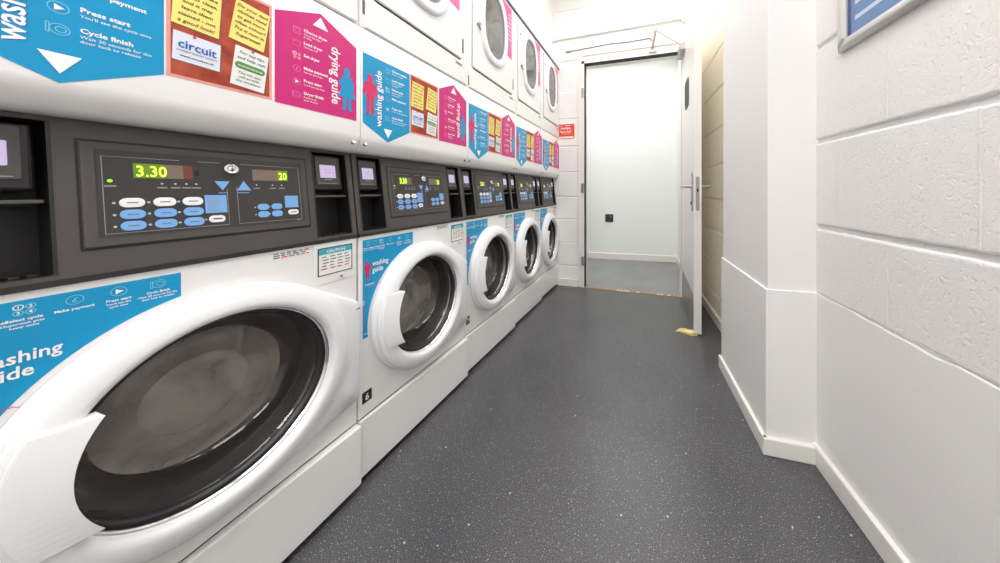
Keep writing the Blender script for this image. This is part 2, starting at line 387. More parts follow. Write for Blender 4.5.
# hallway beyond
s = MB(); fr = F((-3.1, 3.878, 0), (1.198, .095, 0)); s.slab(fr, [(0, 0), (4.0, 0), (4.0, 2.75), (0, 2.75)], -.1, 0, 'hall', back=True); struct(s, 'wall_hall_back')
s = MB(); s.box((.352, YF+.12, 0), (.45, 4.3, 2.75), 'hall'); struct(s, 'wall_hall_right')
s = MB(); s.box((-3.2, YF+.12, 0), (-3.1, 4.3, 2.75), 'hall'); struct(s, 'wall_hall_left')
s = MB(); s.slab(fr, [(0, 0), (3.46, 0), (3.46, .085), (0, .085)], 0, .014, 'base', bev=.004); struct(s, 'baseboard_hall_back')
s = MB(); s.box((.338, YF+.125, 0), (.352, 4.14, .085), 'base'); struct(s, 'baseboard_hall_right')
# baseboards of the room
s = MB(); s.slab(RW, [(.0, 0), (LW, 0), (LW, .068), (.0, .068)], .004, .018, 'base', bev=.004); struct(s, 'baseboard_right')
s = MB()
def skirt(s, a, b, h=.062, t=.013):
    a, b = Vector((*a, 0)), Vector((*b, 0)); fr = F(a, b-a); s.slab(fr, [(0, 0), ((b-a).length, 0), ((b-a).length, h), (0, h)], 0, t, 'base', bev=.004)
skirt(s, (.403-.012, 1.238), (.575, 1.2435), t=.016); skirt(s, (.368, 1.775), (.403, 1.228), t=.013); struct(s, 'baseboard_pier')
s = MB(); skirt(s, (.425, YF-.02), (.496, 1.79), h=.07, t=.016); struct(s, 'baseboard_recess')
s = MB(); s.box((-1.6, YF-.014, 0), (OX0-.066, YF-.001, .07), 'base'); struct(s, 'baseboard_far')

# ------------------------------------------------------------------ door leaf, swung open towards the camera
HG = Vector((.272, YF-.035, 0)); EN = Vector((.278, 2.107, 0))
du = (EN-HG).normalized(); LL = (EN-HG).length; DT = .046
DF = F(HG, du)                                # n points to -x side (towards the doorway)
s = MB(); out = rr(0, .008, LL, 2.205, .002, 1)
s.loft([[DF.p(a, b, k) for a, b in ccw(out)] for k in (-DT, 0)], 'doorp', True, True, smooth=False)
door = struct(s, 'door_1')
s = MB(); s.slab(DF, rr(.02, .02, LL-.02, .26, .004, 1), 0, .0015, 'steel'); s.build('kick_plate', door)['label'] = 'grey metal kick plate'
s = MB(); s.slab(DF, rr(LL-.42, 1.58, LL-.24, 1.79, .03, 6), 0, .008, 'dtag', bev=.003); s.slab(DF, rr(LL-.405, 1.595, LL-.255, 1.775, .025, 6), .008, .0085, 'seam'); s.build('vision_panel', door)
for sgn in (1, -1):
    s = MB(); b0 = 0 if sgn > 0 else -DT
    fr = DF if sgn > 0 else F(DF.p(0, 0, -DT), -du)
    uu = (LL-.055) if sgn > 0 else -(LL-.055)
    s.slab(fr, rr(uu-.02, .81, uu+.02, 1.075, .019, 5), 0, .008, 'steel', bev=.002)
    q = fr.p(uu, .975, .008); q2 = fr.p(uu, .975, .058); q3 = q2-du*.11
    s.tube(q, q2, .009, 'steel'); s.tube(q2+du*.008, q3, .009, 'steel'); s.tube(fr.p(uu, .862, .008), fr.p(uu, .862, .012), .011, 'seam')
    s.build('door_handle', door)
s = MB(); ef = F(DF.p(LL, 0, 0), -DF.n); s.slab(ef, rr(.011, .815, .033, 1.04, .011, 5), 0, .0015, 'steel'); s.slab(ef, rr(.017, .94, .027, .96, .001, 1), .0015, .004, 'seam'); s.slab(ef, rr(.015, .966, .029, .985, .002, 1), .0015, .007, 'steel')
s.build('lock_plate', door)
# closer: body on the leaf, arm to the frame head
s = MB(); s.slab(DF, rr(.03, 2.085, .24, 2.14, .006, 3), 0, .045, 'steel', bev=.004); s.build('closer_body', door)
cl = MB(); cl.tube((.02, YF-.02, OZ+.035), (.052, YF-.075, OZ+.19), .011, 'steel'); cl.tube((.052, YF-.075, OZ+.19), DF.p(.12, 2.15, .02)+Vector((0, 0, .03)), .007, 'steel')
cl.box((-.01, YF-.03, OZ+.022), (.06, YF-.006, OZ+.042), 'steel'); cl.tube((.052, YF-.075, OZ+.175), (.052, YF-.075, OZ+.205), .014, 'steel'); cl.tube(DF.p(.12, 2.14, .02), DF.p(.12, 2.19, .02), .012, 'steel')
cl.build('closer_arm', door)
# wedge holding the door
s = MB(); wp = [(.175, 2.125), (.20, 2.165), (.285, 2.13), (.30, 2.10), (.262, 2.085)]
s.loft([[(x, y, 0) for x, y in wp], [(x, y, .006+.014*(x-.175)/.12) for x, y in wp]], 'wood', True, True, smooth=False)
for k in range(5):
    x = .17+.018*k; s.tube((x, 2.112+.004*(k % 2), .004), (x+.03, 2.145, .012+.002*(k % 3)), .006, 'wood', 6)
tag(s.build('door_wedge'), 'pale yellow wedge jammed under the open door on the dark floor', 'door wedge')

# ------------------------------------------------------------------ conduit, cable, red notice, socket
s = MB(); s.tube((-.925, YF-.014, 2.455), (.30, YF-.014, 2.475), .010, 'enamel2', 10)
for x in (-.925, .29): s.box((x-.02, YF-.03, 2.44), (x+.02, YF-.001, 2.495), 'enamel2')
tag(s.build('conduit_pipe'), 'white painted conduit pipe running across the wall above the doorway', 'pipe')
s = MB(); pts = [(-.78, 2.325), (-.66, 2.33), (-.35, 2.345), (-.2, 2.337), (0, 2.345), (.03, 2.31)]
for p, q in zip(pts, pts[1:]): s.tube((p[0], YF-.006, p[1]), (q[0], YF-.006, q[1]), .004, 'inkg', 6)
s.box((-.80, YF-.012, 2.318), (-.75, YF-.001, 2.330), 'inkg')
tag(s.build('cable'), 'thin grey cable clipped to the wall just above the door frame', 'cable')
s = MB(); s.slab(FW, rr(-.893, 1.462, -.712, 1.607, .003, 1), .001, .005, 'red')
s.rect(FW, -.886, 1.467, -.719, 1.484, .0054, 'paper')
s.text(FW, -.80, 1.555, 'Fire exit', .03, .0056, 'paper', align='CENTER'); s.stroke(FW, circ(-.80, 1.54, .055, 24, .032), .003, .0056, 'paper', True)
s.text(FW, -.80, 1.525, 'keep clear', .025, .0056, 'paper', align='CENTER')
for k in range(3): s.rect(FW, -.87+.02*k, 1.588, -.85+.05*k, 1.594, .0056, 'paper')
tag(s.build('wall_sign'), 'small red and white notice on the white block wall left of the doorway', 'sign')
HB = F((-3.1, 3.878, 0), (1.198, .095, 0))
s = MB(); uc, zc_ = 2.575, .565
s.slab(HB, rr(uc-.055, zc_-.055, uc+.055, zc_+.055, .008, 3), 0, .009, 'socket', bev=.003)
s.slab(HB, rr(uc+.012, zc_+.01, uc+.032, zc_+.04, .003, 2), .009, .014, 'inkg', bev=.001)
for a_, b_ in ((-.008, .006), (-.024, -.022), (.008, -.022)): s.rect(HB, uc+a_, zc_+b_, uc+a_+.01, zc_+b_+.008, .0094, 'recess')
tag(s.build('wall_socket'), 'black electrical socket low on the white hallway wall', 'socket')

# ------------------------------------------------------------------ framed notice on the right wall
t = empty('notice_frame', RW.p(.125, 1.375, 0)); inv = F((0, 0, 0), RW.u)
s = MB(); u0, v0, u1, v1 = 0, 0, .66, .9; fw_ = .032
for o_ in ([(u0, v0), (u1, v0), (u1-fw_, v0+fw_), (u0+fw_, v0+fw_)], [(u1, v0), (u1, v1), (u1-fw_, v1-fw_), (u1-fw_, v0+fw_)],
           [(u1, v1), (u0, v1), (u0+fw_, v1-fw_), (u1-fw_, v1-fw_)], [(u0, v1), (u0, v0), (u0+fw_, v0+fw_), (u0+fw_, v1-fw_)]):
    o_ = ccw(o_); R = [[inv.p(a, b, .001) for a, b in o_], [inv.p(a, b, .012) for a, b in o_], [inv.p(a, b, .018) for a, b in inset(o_, .007)], [inv.p(a, b, .020) for a, b in inset(o_, .012)]]
    s.loft(R, 'alu', False, True, smooth=False)
s.build('frame', t)
s = MB(); s.slab(inv, rr(.02, .02, .64, .88, .002, 1), .001, .007, 'poster'); s.rect(inv, .032, .032, .045, .868, .0074, 'posterd'); s.rect(inv, .215, .032, .225, .868, .0074, 'white')
for k in range(16):
    z = .07+.045*k
    s.rect(inv, .06, z, .06+random.uniform(.09, .14), z+.012, .0074, 'postert'); s.rect(inv, .25, z, .25+random.uniform(.2, .33), z+.012, .0074, 'postert')
s.build('poster', t)
tag(t, 'blue notice in a silver snap frame high on the right block wall', 'poster')

# ------------------------------------------------------------------ lamps
for i, (nm, loc, sz, pw, c) in enumerate(LIGHTS):
    z = loc[2]+.085
    t = empty('ceiling_light', (loc[0], loc[1], z)); hx, hy = sz[0]/2, sz[1]/2
    s = MB(); s.box((-hx-.03, -hy-.03, -.05), (hx+.03, hy+.03, 0), 'lampw'); s.build('housing', t)
    s = MB(); s.box((-hx, -hy, -.07), (hx, hy, -.05), 'diff'); s.build('diffuser', t)
    lab = ['white ceiling lamp above the first washing machine', 'white ceiling lamp nearest the doorway', 'white fill lamp added unseen on the ceiling behind the camera', 'white ceiling lamp in the hallway beyond the doorway'][i]
    tag(t, lab, 'ceiling light')

# ------------------------------------------------------------------ icons and figures for the guides
def icon(s, fr, k, u, v, r, d, m, mw='white'):
    wd = r*.12
    if k == 0: s.stroke(fr, rr(u-r*.8, v-r*.9, u+r*.8, v+r*.9, r*.15, 2), wd, d, m, True); s.stroke(fr, circ(u, v-r*.1, r*.5, 14), wd, d, m, True); s.stroke(fr, [(u-r*.8, v+r*.6), (u+r*.8, v+r*.6)], wd, d, m)
    if k == 1: s.stroke(fr, [(u-r, v+r*.7), (u-r*.7, v-r*.7), (u+r*.7, v-r*.7), (u+r, v+r*.7)], wd, d, m, True); s.stroke(fr, [(u-r*.8, v+r*.2), (u, v+r*.7), (u+r*.8, v+r*.2)], wd, d, m)
    if k == 2:
        for i, t_ in enumerate('1234'):
            a, b = u+(-.5 if i % 2 == 0 else .5)*r, v+(.5 if i < 2 else -.5)*r
            s.stroke(fr, circ(a, b, r*.42, 12), wd, d, mw if i == 0 else m, True); s.text(fr, a, b-r*.25, t_, r*.7, d, mw, align='CENTER')
    if k == 3: s.stroke(fr, circ(u, v, r*.85, 16), wd, d, m, True); s.text(fr, u, v-r*.42, '£', r*1.2, d, m, align='CENTER')
    if k == 4: s.stroke(fr, circ(u, v, r*.9, 16), wd, d, m, True); s.flat(fr, [(u-r*.35, v-r*.5), (u+r*.55, v), (u-r*.35, v+r*.5)], d, mw)
    if k == 5:
        s.stroke(fr, circ(u+r*.1, v, r*.85, 18), wd, d, m, True); s.stroke(fr, circ(u+r*.2, v, r*.45, 14), wd, d, m, True)
        s.stroke(fr, rr(u-r*1.0, v-r*.8, u-r*.75, v+r*.8, r*.1, 2), wd, d, m, True)
def figure(s, fr, u, v, h, d, m, dress=False):
    s.flat(fr, circ(u, v+h*.88, h*.075, 16, h*.095), d, m)
    if dress:
        s.flat(fr, [(u-.10*h, v+.78*h), (u+.10*h, v+.78*h), (u+.16*h, v+.6*h), (u+.13*h, v+.5*h), (u+.20*h, v+.30*h), (u-.20*h, v+.30*h), (u-.12*h, v+.5*h), (u-.18*h, v+.6*h)], d, m)
    else:
        s.flat(fr, [(u-.05*h, v+.80*h), (u+.05*h, v+.80*h), (u+.16*h, v+.74*h), (u+.20*h, v+.5*h), (u+.14*h, v+.42*h), (u+.10*h, v+.6*h), (u+.10*h, v+.36*h), (u-.10*h, v+.36*h), (u-.10*h, v+.6*h), (u-.14*h, v+.42*h), (u-.20*h, v+.5*h), (u-.16*h, v+.74*h)], d, m)
    for q in (-1, 1):
        s.flat(fr, [(u+q*.09*h, v+.36*h), (u+q*.01*h, v+.36*h), (u+q*.02*h, v+.03*h), (u+q*.05*h, v), (u+q*.13*h, v), (u+q*.09*h, v+.06*h)], d+.0001, m)
WROWS = [('Choose washer', ['Check it is empty']), ('Load washer', ["Don't overload", 'the drum']), ('Select cycle', ['Superwash gives', 'heavy stains']), ('Make payment', []),
         ('Press start', ["You'll see the cycle time"]), ('Cycle finish', ['Wait 30 seconds for the', 'door lock to release'])]
DROWS = [('Choose dryer', ['Check the filter', 'is clean']), ('Load dryer', ['Not too full']), ('Set dryer', []), ('Make payment', ['See the price list']), ('Press start', ["You'll see the time"]), ('Dryer finish', ['Remove all', 'your clothes'])]

# ------------------------------------------------------------------ header panel with its guides (one per machine)
FX = -.868; PW = .57
def make_header():
    t = empty('header_panel', (FX, 0, 1.07))
    s = MB(); prof = [(-.30, .392), (-.0005, .392), (0, .3915), (0, .052), (0, .048), (-.001, .040), (-.004, .030), (-.009, .020), (-.016, .010), (-.024, .003), (-.034, 0), (-.30, .0)]
    y0, y1 = .001, PW-.001
    R = [[(a, y, b) for a, b in prof] for y in (y0, y1)]; s.loft(R, 'enamel2', smooth=True); s.add(R[0], [tuple(range(len(prof)))], 'enamel2'); s.add(R[1], [tuple(range(len(prof)))], 'enamel2')
    for y in (.02, PW-.018): s.tube((-.008, y, .026), (-.001, y, .029), .006, 'steel', 10)
    s.build('panel', t)
    fr = F((0, 0, -1.07)); e = .0006
    # washing guide: points down
    s = MB(); a, b = .008, .198; mid = (a+b)/2-.002
    s.slab(fr, [(a, 1.165), (mid, 1.115), (b, 1.166), (b, 1.388), (a, 1.388)], 0, e, 'blue')
    s.flat(fr, [(mid-.017, 1.160), (mid+.018, 1.160), (mid, 1.129)], e*2, 'white')
    s.text(fr, .076, 1.163, 'washing guide', .0335, e*2, 'white', math.pi/2, .015, sx=1.0); s.text(fr, .0768, 1.1622, 'washing guide', .0335, e*1.5, 'inkb', math.pi/2, .02)
    figure(s, fr, .034, 1.195, .135, e*2, 'redink')
    z = 1.366
    for k, (h, sub) in enumerate(WROWS):
        icon(s, fr, k, .100, z-.004, .0095, e*2, 'pale'); s.text(fr, .117, z, h, .0105, e*2, 'white', bold=.03)
        for q, x in enumerate(sub): s.text(fr, .117, z-.009-.0075*q, x, .0068, e*2, 'white', bold=.005)
        z -= .033
    s.build('washing_guide_sign', t)
    # notice board print
    s = MB(); a, b = .2005, .3545
    s.slab(fr, [(a, 1.166), (b, 1.166), (b, 1.392), (a, 1.392)], 0, e*.8, 'corkframe'); s.rect(fr, a+.005, 1.172, b-.005, 1.386, e*1.2, 'cork')
    def q4(cx, cy, w_, h_, r, m):
        c, sn = math.cos(r), math.sin(r)
        f2 = F(fr.p(cx, cy, 0), fr.u*c+fr.v*sn, fr.v*c-fr.u*sn); s.rect(f2, -w_/2+.0015, -h_/2-.002, w_/2+.0015, h_/2-.002, e*1.6, 'stripe_noteshadow'); s.rect(f2, -w_/2, -h_/2, w_/2, h_/2, e*2, m); return f2  # offset dark copy paints a drop shadow under each note
    f2 = q4(.239, 1.318, .062, .098, -.05, 'yellow')
    for k, x in enumerate(['Too much soap', "doesn't make", 'clothes clean,', 'and it may', 'leave them', 'stained - not', 'a good look!']): s.text(f2, 0, .036-.013*k, x, .0095, e*3, 'ink', bold=.012, align='CENTER', shear=.2)
    f2 = q4(.3165, 1.322, .058, .092, -.13, 'yellow')
    for k, x in enumerate(['Do your dark', 'clothes need', 'to get more', 'often colour?', 'Try it now in', 'Superwash']): s.text(f2, 0, .032-.013*k, x, .0095, e*3, 'ink', bold=.012, align='CENTER', shear=.2)
    f2 = q4(.2385, 1.228, .062, .056, -.03, 'paperb')
    s.text(f2, 0, -.002, 'circuit', .023, e*3, 'inkb', bold=.02, align='CENTER', sx=.86); s.text(f2, 0, -.009, 'managed laundry systems', .0052, e*3, 'inkg', align='CENTER'); s.text(f2, 0, -.019, 'www.circuit.co.uk', .006, e*3, 'ink', align='CENTER')
    s.flat(f2, circ(-.005, .025, .0025, 10), e*4, 'redink')
    f2 = q4(.316, 1.223, .056, .088, -.10, 'paper')
    s.slab(f2, rr(-.025, -.005, .025, .010, .007, 4), e*2, e*2.5, 'green'); s.text(f2, 0, .0, 'www.circuit.co.uk', .0055, e*4, 'white', align='CENTER')
    for k, x in enumerate(['For top tips', 'and help visit']): s.text(f2, 0, .029-.012*k, x, .0088, e*3, 'inkg', align='CENTER', shear=.2)
    for k, x in enumerate(['You can also', 'call us with', 'any problem!']): s.text(f2, 0, -.016-.009*k, x, .0075, e*3, 'inkg', align='CENTER', shear=.2)
    s.flat(f2, circ(0, .041, .0025, 10), e*4, 'inkb')
    s.build('notice_board_sign', t)
    # drying guide: points up
    s = MB(); a, b = .360, .5575; mid = (a+b)/2
    s.slab(fr, [(a, 1.164), (b, 1.164), (b, 1.388), (mid, 1.436), (a, 1.388)], 0, e, 'pink')
    s.flat(fr, [(mid-.019, 1.395), (mid+.019, 1.395), (mid, 1.425)], e*2, 'white')
    s.text(fr, .487, 1.362, 'drying guide', .0335, e*2, 'white', -math.pi/2, .015); figure(s, fr, .529, 1.188, .13, e*2, 'blue', True)
    z = 1.366
    for k, (h, sub) in enumerate(DROWS):
        icon(s, fr, k, .404, z-.004, .0095, e*2, 'palep'); s.text(fr, .419, z, h, .0098, e*2, 'white', bold=.03)
        for q, x in enumerate(sub): s.text(fr, .419, z-.009-.0075*q, x, .0065, e*2, 'white', bold=.005)
        z -= .033
    s.build('drying_guide_sign', t)
    return t

# ------------------------------------------------------------------ washing machine
W = .565; RC = (.2825, .495)                # door centre (y, z)
def hull_r(th):
    """radial size of the door outline: a circle whose hinge side widens to the machine's edge"""
    cs, sn = math.cos(th), math.sin(th); R = .243; E = W-.004-RC[0]
    best = R
    for (p, q) in HP:
        d = (q[0]-p[0])*sn-(q[1]-p[1])*cs
        if abs(d) < 1e-9: continue
        k = (p[1]*cs-p[0]*sn)/d if False else None
        # solve t*(cs,sn) = p + k*(q-p)
        ex, ey = q[0]-p[0], q[1]-p[1]; det = cs*(-ey)+sn*ex
        if abs(det) < 1e-9: continue
        t_ = (p[0]*(-ey)+p[1]*ex)/det; k = (cs*p[1]-sn*p[0])/det
        if t_ > 0 and -1e-6 <= k <= 1+1e-6: best = max(best, t_)
    return best
E_ = W-.004-RC[0]; R_ = .243
def tang(px, py, sg):
    d = math.hypot(px, py); a = math.atan2(py, px)+sg*math.acos(R_/d); return (R_*math.cos(a), R_*math.sin(a))
A1, A2 = (E_, .104), (E_, -.200)
HP = [(A2, A1), (A1, tang(*A1, 1)), (tang(*A2, -1), A2)]
def ring(rf, x, n=128):
    o_ = []
    for i in range(n):
        th = 2*math.pi*i/n; r = rf(th) if callable(rf) else rf; o_.append((x, RC[0]+r*math.cos(th), RC[1]+r*math.sin(th)))
    return o_
def make_washer():
    t = empty('washing_machine', (0, 0, 0))
    # body, with round opening
    s = MB(); n = 128; z0, z1, y0, y1 = .212, .802, .0015, W-.0015
    def rect_r(th):
        c, sn = math.cos(th), math.sin(th); k = []
        if c > 1e-9: k.append((y1-RC[0])/c)
        if c < -1e-9: k.append((y0-RC[0])/c)
        if sn > 1e-9: k.append((z1-RC[1])/sn)
        if sn < -1e-9: k.append((z0-RC[1])/sn)
        return min(k)
    ang = sorted([2*math.pi*i/n for i in range(n)]+[math.atan2(b-RC[1], a-RC[0]) % (2*math.pi) for a in (y0, y1) for b in (z0, z1)])
    def rg(rf, x): return [(x, RC[0]+(rf(a) if callable(rf) else rf)*math.cos(a), RC[1]+(rf(a) if callable(rf) else rf)*math.sin(a)) for a in ang]
    s.loft([rg(rect_r, -.6), rg(rect_r, -.004), rg(lambda a: rect_r(a)-.003, 0), rg(.198, 0), rg(.198, -.03)], 'enamel', True, False, smooth=False)
    s.rect(LEFT, .36, .777, .437, .794, .0005, 'paper'); 
    for k in range(3):
        y = .362
        while y < .43:
            L_ = random.uniform(.004, .014); s.rect(LEFT, y, .779+.005*k, min(y+L_, .435), .782+.005*k, .0008, random.choice(['inkg', 'inkg', 'ink', 'redink'])); y += L_+.003
    s.build('body', t)
    # drum and rubber
    s = MB(); s.loft([ring(.198, -.028), ring(.190, -.05), ring(.178, -.07)], 'drumdark')
    s.loft([ring(.178, -.07), ring(.195, -.09), ring(.20, -.36), ring(.17, -.375), ring(.165, -.365), ring(.12, -.372), ring(.115, -.36), ring(.06, -.366), ring(.055, -.352), ring(.0005, -.35)], 'drum')
    s.build('drum', t)
    # plinth
    s = MB(); fr = LEFT; s.slab(F((.004, .001, 0), (.016, W-.002, 0)), rr(0, .022, W-.002, .207, .004, 2), -.04, 0, 'enamel', bev=.004, back=True); s.box((-.58, .02, .022), (-.02, W-.02, .207), 'enamel')
    s.slab(F((0, 0, 0)), [(.01, 0), (W-.01, 0), (W-.01, .03), (.01, .03)], -.56, -.008, 'recess'); s.box((-.55, .004, .206), (-.006, W-.004, .213), 'seam')
    s.build('plinth', t)
    # door
    d = MB(); n = 128
    d.loft([ring(hull_r, .001), ring(hull_r, .013), ring(lambda a: hull_r(a)-.003, .017), ring(lambda a: min(hull_r(a)-.010, .262), .020), ring(.238, .025), ring(.232, .031), ring(.218, .037), ring(.202, .041), ring(.194, .040), ring(.189, .036), ring(.186, .018)], 'plastic')
    door_ = d.build('door', t)
    s = MB(); s.loft([ring(.188, .024), ring(.183, .022), ring(.181, .012)], 'chrome'); s.loft([ring(.182, .012), ring(.179, .016), ring(.174, .014), ring(.170, .0)], 'drumdark'); s.build('glass_rim', door_)
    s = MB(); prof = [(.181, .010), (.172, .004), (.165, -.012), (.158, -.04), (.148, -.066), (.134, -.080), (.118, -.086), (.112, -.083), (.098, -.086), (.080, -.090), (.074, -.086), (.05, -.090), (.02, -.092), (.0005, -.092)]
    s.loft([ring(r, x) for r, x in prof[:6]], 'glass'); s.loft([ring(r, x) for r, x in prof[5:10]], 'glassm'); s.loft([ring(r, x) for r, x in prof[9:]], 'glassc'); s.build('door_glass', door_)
    s = MB(); O = []; I = []
    for k in range(17):
        a = math.radians(180-24+48*k/16); O.append((RC[0]+.226*math.cos(a), RC[1]+.004+.226*math.sin(a)))
        a = math.radians(180-31+62*k/16); I.append((RC[0]+.178*math.cos(a), RC[1]+.004+.178*math.sin(a)))
    def lay(pts, x): return [(x, y, z) for y, z in pts]
    s.loft([lay(O+I[::-1], .028), lay(O, .037)+lay(I[::-1], .054)], 'plastic', True, smooth=False)
    s.loft([lay(O, .037)+lay(I[::-1], .054), [(x+.0015, y*.99+RC[0]*.01, z*.985+(RC[1]+.004)*.015) for x, y, z in lay(O, .037)+lay(I[::-1], .054)]], 'plastic', smooth=False)
    vs = [(x+.0015, y*.99+RC[0]*.01, z*.985+(RC[1]+.004)*.015) for x, y, z in lay(O, .037)+lay(I, .054)]
    s.add(vs, [(k, k+1, 17+k+1, 17+k) for k in range(16)], 'plastic'); s.build('door_handle', door_)
    s = MB(); s.tube((.0165, W-.03, .578), (.0165, W-.006, .580), .002, 'seam', 6); s.build('hinge', door_)
    # blue guide on the front, cut round the door
    s = MB(); e = .0006; o_ = [(.014, .787), (.014, .466), (.042, .466)]
    a0, a1 = math.radians(180+5), math.radians(180-76.8)
    a0 = math.atan2(.466-RC[1], -math.sqrt(.252**2-(.466-RC[1])**2)) % (2*math.pi)
    for k in range(25): a = a0+(math.radians(103.4)-a0)*k/24; o_.append((RC[0]+.252*math.cos(a), RC[1]+.252*math.sin(a)))
    o_ += [(.224, .787)]
    s.slab(LEFT, o_, 0, e, 'blue')
    xs = [.032, .058, .083, .120, .158, .198]
    for k, (h, sub) in enumerate([('Choose washer', ['Check it is empty']), ('Load washer', ['Not too full']), ('Select cycle', ['Superwash gives', 'heavy stains']), ('Make payment', []), ('Press start', ["You'll see the", 'cycle time']), ('Cycle finish', ['Wait 30 seconds for the', 'door lock to release'])]):
        x = xs[k]; zz = .757-(.0 if k < 3 else 0); r = .0085
        icon(s, LEFT, k, x, .773, r, e*2, 'pale'); s.text(LEFT, x, zz, h, .0058, e*2, 'white', bold=.025, align='CENTER', sx=.95)
        for q, y in enumerate(sub): s.text(LEFT, x, zz-.0055-.005*q, y, .0043, e*2, 'white', align='CENTER')
    s.text(LEFT, .048, .696, 'washing', .0245, e*2, 'white', bold=.018, sx=.80); s.text(LEFT, .048, .674, 'guide', .0245, e*2, 'white', bold=.018, sx=.80)
    figure(s, LEFT, .030, .655, .065, e*2, 'redink')
    s.text(LEFT, .022, .636, 'Problems?', .008, e*2, 'white', bold=.02); s.stroke(LEFT, [(.022, .63), (.075, .634), (.083, .627), (.068, .60)], .0012, e*2, 'redink')
    s.text(LEFT, .019, .575, 'Help', .008, e*2, 'white', math.pi/2, bold=.02); s.text(LEFT, .017, .478, 'circuit', .008, e*2, 'white', bold=.02); s.stroke(LEFT, [(.018, .615), (.018, .5)], .001, e*2, 'redink')
    s.build('washing_guide_sticker', t)
    # caution label on a small cover plate
    s = MB(); s.slab(LEFT, rr(.448, .682, .557, .797, .006, 3), 0, .0015, 'enamel', bev=.0006)
    s.slab(LEFT, rr(.455, .706, .547, .785, .001, 1), .0015, .0021, 'ink'); s.rect(LEFT, .4575, .7085, .5445, .7825, .0024, 'paper'); s.rect(LEFT, .4575, .766, .5445, .7825, .0026, 'teal')
    s.text(LEFT, .501, .770, 'CAUTION', .011, .0029, 'white', align='CENTER'); 
    for k in range(5):
        for q in range(4): a = .463+.02*q+random.uniform(0, .004); s.rect(LEFT, a, .757-.0085*k, a+random.uniform(.010, .015), .760-.0085*k, .0027, 'redink' if k == 4 else 'inkg')
    s.tube((.001, .515, .693), (.005, .515, .693), .0035, 'steel', 8)
    s.build('caution_label', t)
    # sloping control panel
    PT = (.0, -.036)
    fr = F((.0, 0, .803), (0, 1, 0), (-.034, 0, .264)); H_ = .268
    cp = MB(); holes = [(.016, .014, .106, H_-.008), (.459, .014, .550, H_-.008)]
    frame_holes(cp, fr, .001, 0, W-.001, H_, holes, 0, 'dplastic', -.25)
    cp.slab(fr, [(.001, -.004), (W-.001, -.004), (W-.001, .006), (.001, .006)], -.02, .003, 'dplastic2')
    cpo = cp.build('control_panel', t)
    for (a, b, c, g) in holes:
        s = MB(); recess(s, fr, a, b, c, g, 0, -.055, 'recess')
        s.stroke(fr, [(a, b), (c, b), (c, g), (a, g)], .004, .0006, 'dplastic2', True)
        s.slab(fr, rr(a+.004, .128, c-.004, .134, .001, 1), -.05, -.006, 'dplastic', bev=.001)
        for k in range(6): s.slab(fr, [(a+.006+k*(c-a-.012)/6, b+.002), (a+.006+(k+.6)*(c-a-.012)/6, b+.002), (a+.006+(k+.6)*(c-a-.012)/6, b+.005), (a+.006+k*(c-a-.012)/6, b+.005)], -.045, -.008, 'dplastic2')
        bay = s.build('coin_bay', cpo)
        s = MB(); s.slab(fr, rr(a+.003, .150, c-.010, g-.006, .004, 3), -.05, -.008, 'dplastic2', bev=.004)
        m_ = (a+c)/2-.004; s.slab(fr, rr(m_-.03, .165, m_+.03, g-.012, .003, 2), -.008, -.005, 'dplastic', bev=.001)
        s.slab(fr, rr(m_-.02, .186, m_+.02, .224, .001, 1), -.005, -.0035, 'lcd'); s.rect(fr, m_-.010, .200, m_+.012, .203, -.003, 'lcdtxt'); s.rect(fr, m_-.010, .208, m_+.006, .211, -.003, 'lcdtxt')
        s.rect(fr, m_-.010, .1795, m_+.010, .182, -.0045, 'line'); s.rect(fr, m_-.026, .169, m_+.024, .1705, -.0045, 'line')
        s.build('payment_reader', cpo)
    # keypad
    def v_(z): return (z-.803)/.264*.268
    class KF(F):
        def p(s_, a, b, d=0): return F.p(s_, .441-(.44-a)*.968, b, d)
    fr0 = fr; fr = KF((0, 0, .803), (0, 1, 0), (-.034, 0, .264))
    k = MB(); a, c = .118, .440
    k.stroke(fr, [(a-.002, v_(.850)), (c+.002, v_(.850)), (c+.002, v_(1.034)), (a-.002, v_(1.034))], .005, .0004, 'recess', True)
    k.slab(fr, rr(a, v_(.852), c, v_(1.032), .003, 2), 0, .003, 'dplastic', bev=.002)
    k.slab(fr, rr(.131, v_(.867), .429, v_(1.020), .002, 2), .003, .0036, 'overlay')
    d1 = .004
    k.stroke(fr, [(.222, v_(1.008)), (.137, v_(1.008)), (.137, v_(.873)), (.286, v_(.873)), (.286, v_(.95))], .0012, d1, 'line')
    k.stroke(fr, [(.246, v_(1.008)), (.278, v_(1.008))], .0012, d1, 'line')
    k.stroke(fr, [(.302, v_(.955)), (.302, v_(.873)), (.422, v_(.873)), (.422, v_(1.008)), (.310, v_(1.008))], .0012, d1, 'line')
    def R(u0, z0, u1, z1, m, dd=d1): k.rect(fr, u0, v_(z0), u1, v_(z1), dd, m)
    R(.168, .971, .238, .998, 'dim'); R(.168, .971, .202, .998, 'seg', .0043); R(.226, .971, .238, .998, 'dimr', .0043); R(.241, .978, .247, .989, 'seam')
    k.text(fr, .170, v_(.974), '3.30', .029, .0047, 'digit', bold=.008, sx=.72)
    R(.330, .972, .398, .998, 'dim'); R(.376, .972, .398, .998, 'seg', .0043); k.text(fr, .379, v_(.975), '20', .026, .0047, 'digit', bold=.008, sx=.65)
    for u, z in ((.144, .965),): k.flat(fr, circ(u, v_(z), .0028, 10), d1, 'led'); R(u-.006, z-.0105, u+.006, z-.008, 'line')
    for u in (.199, .215, .229, .242, .336, .366, .384): k.flat(fr, circ(u, v_(.961), .0018, 8), d1, 'dot'); R(u-.006, .952, u+.006, .9545, 'line')
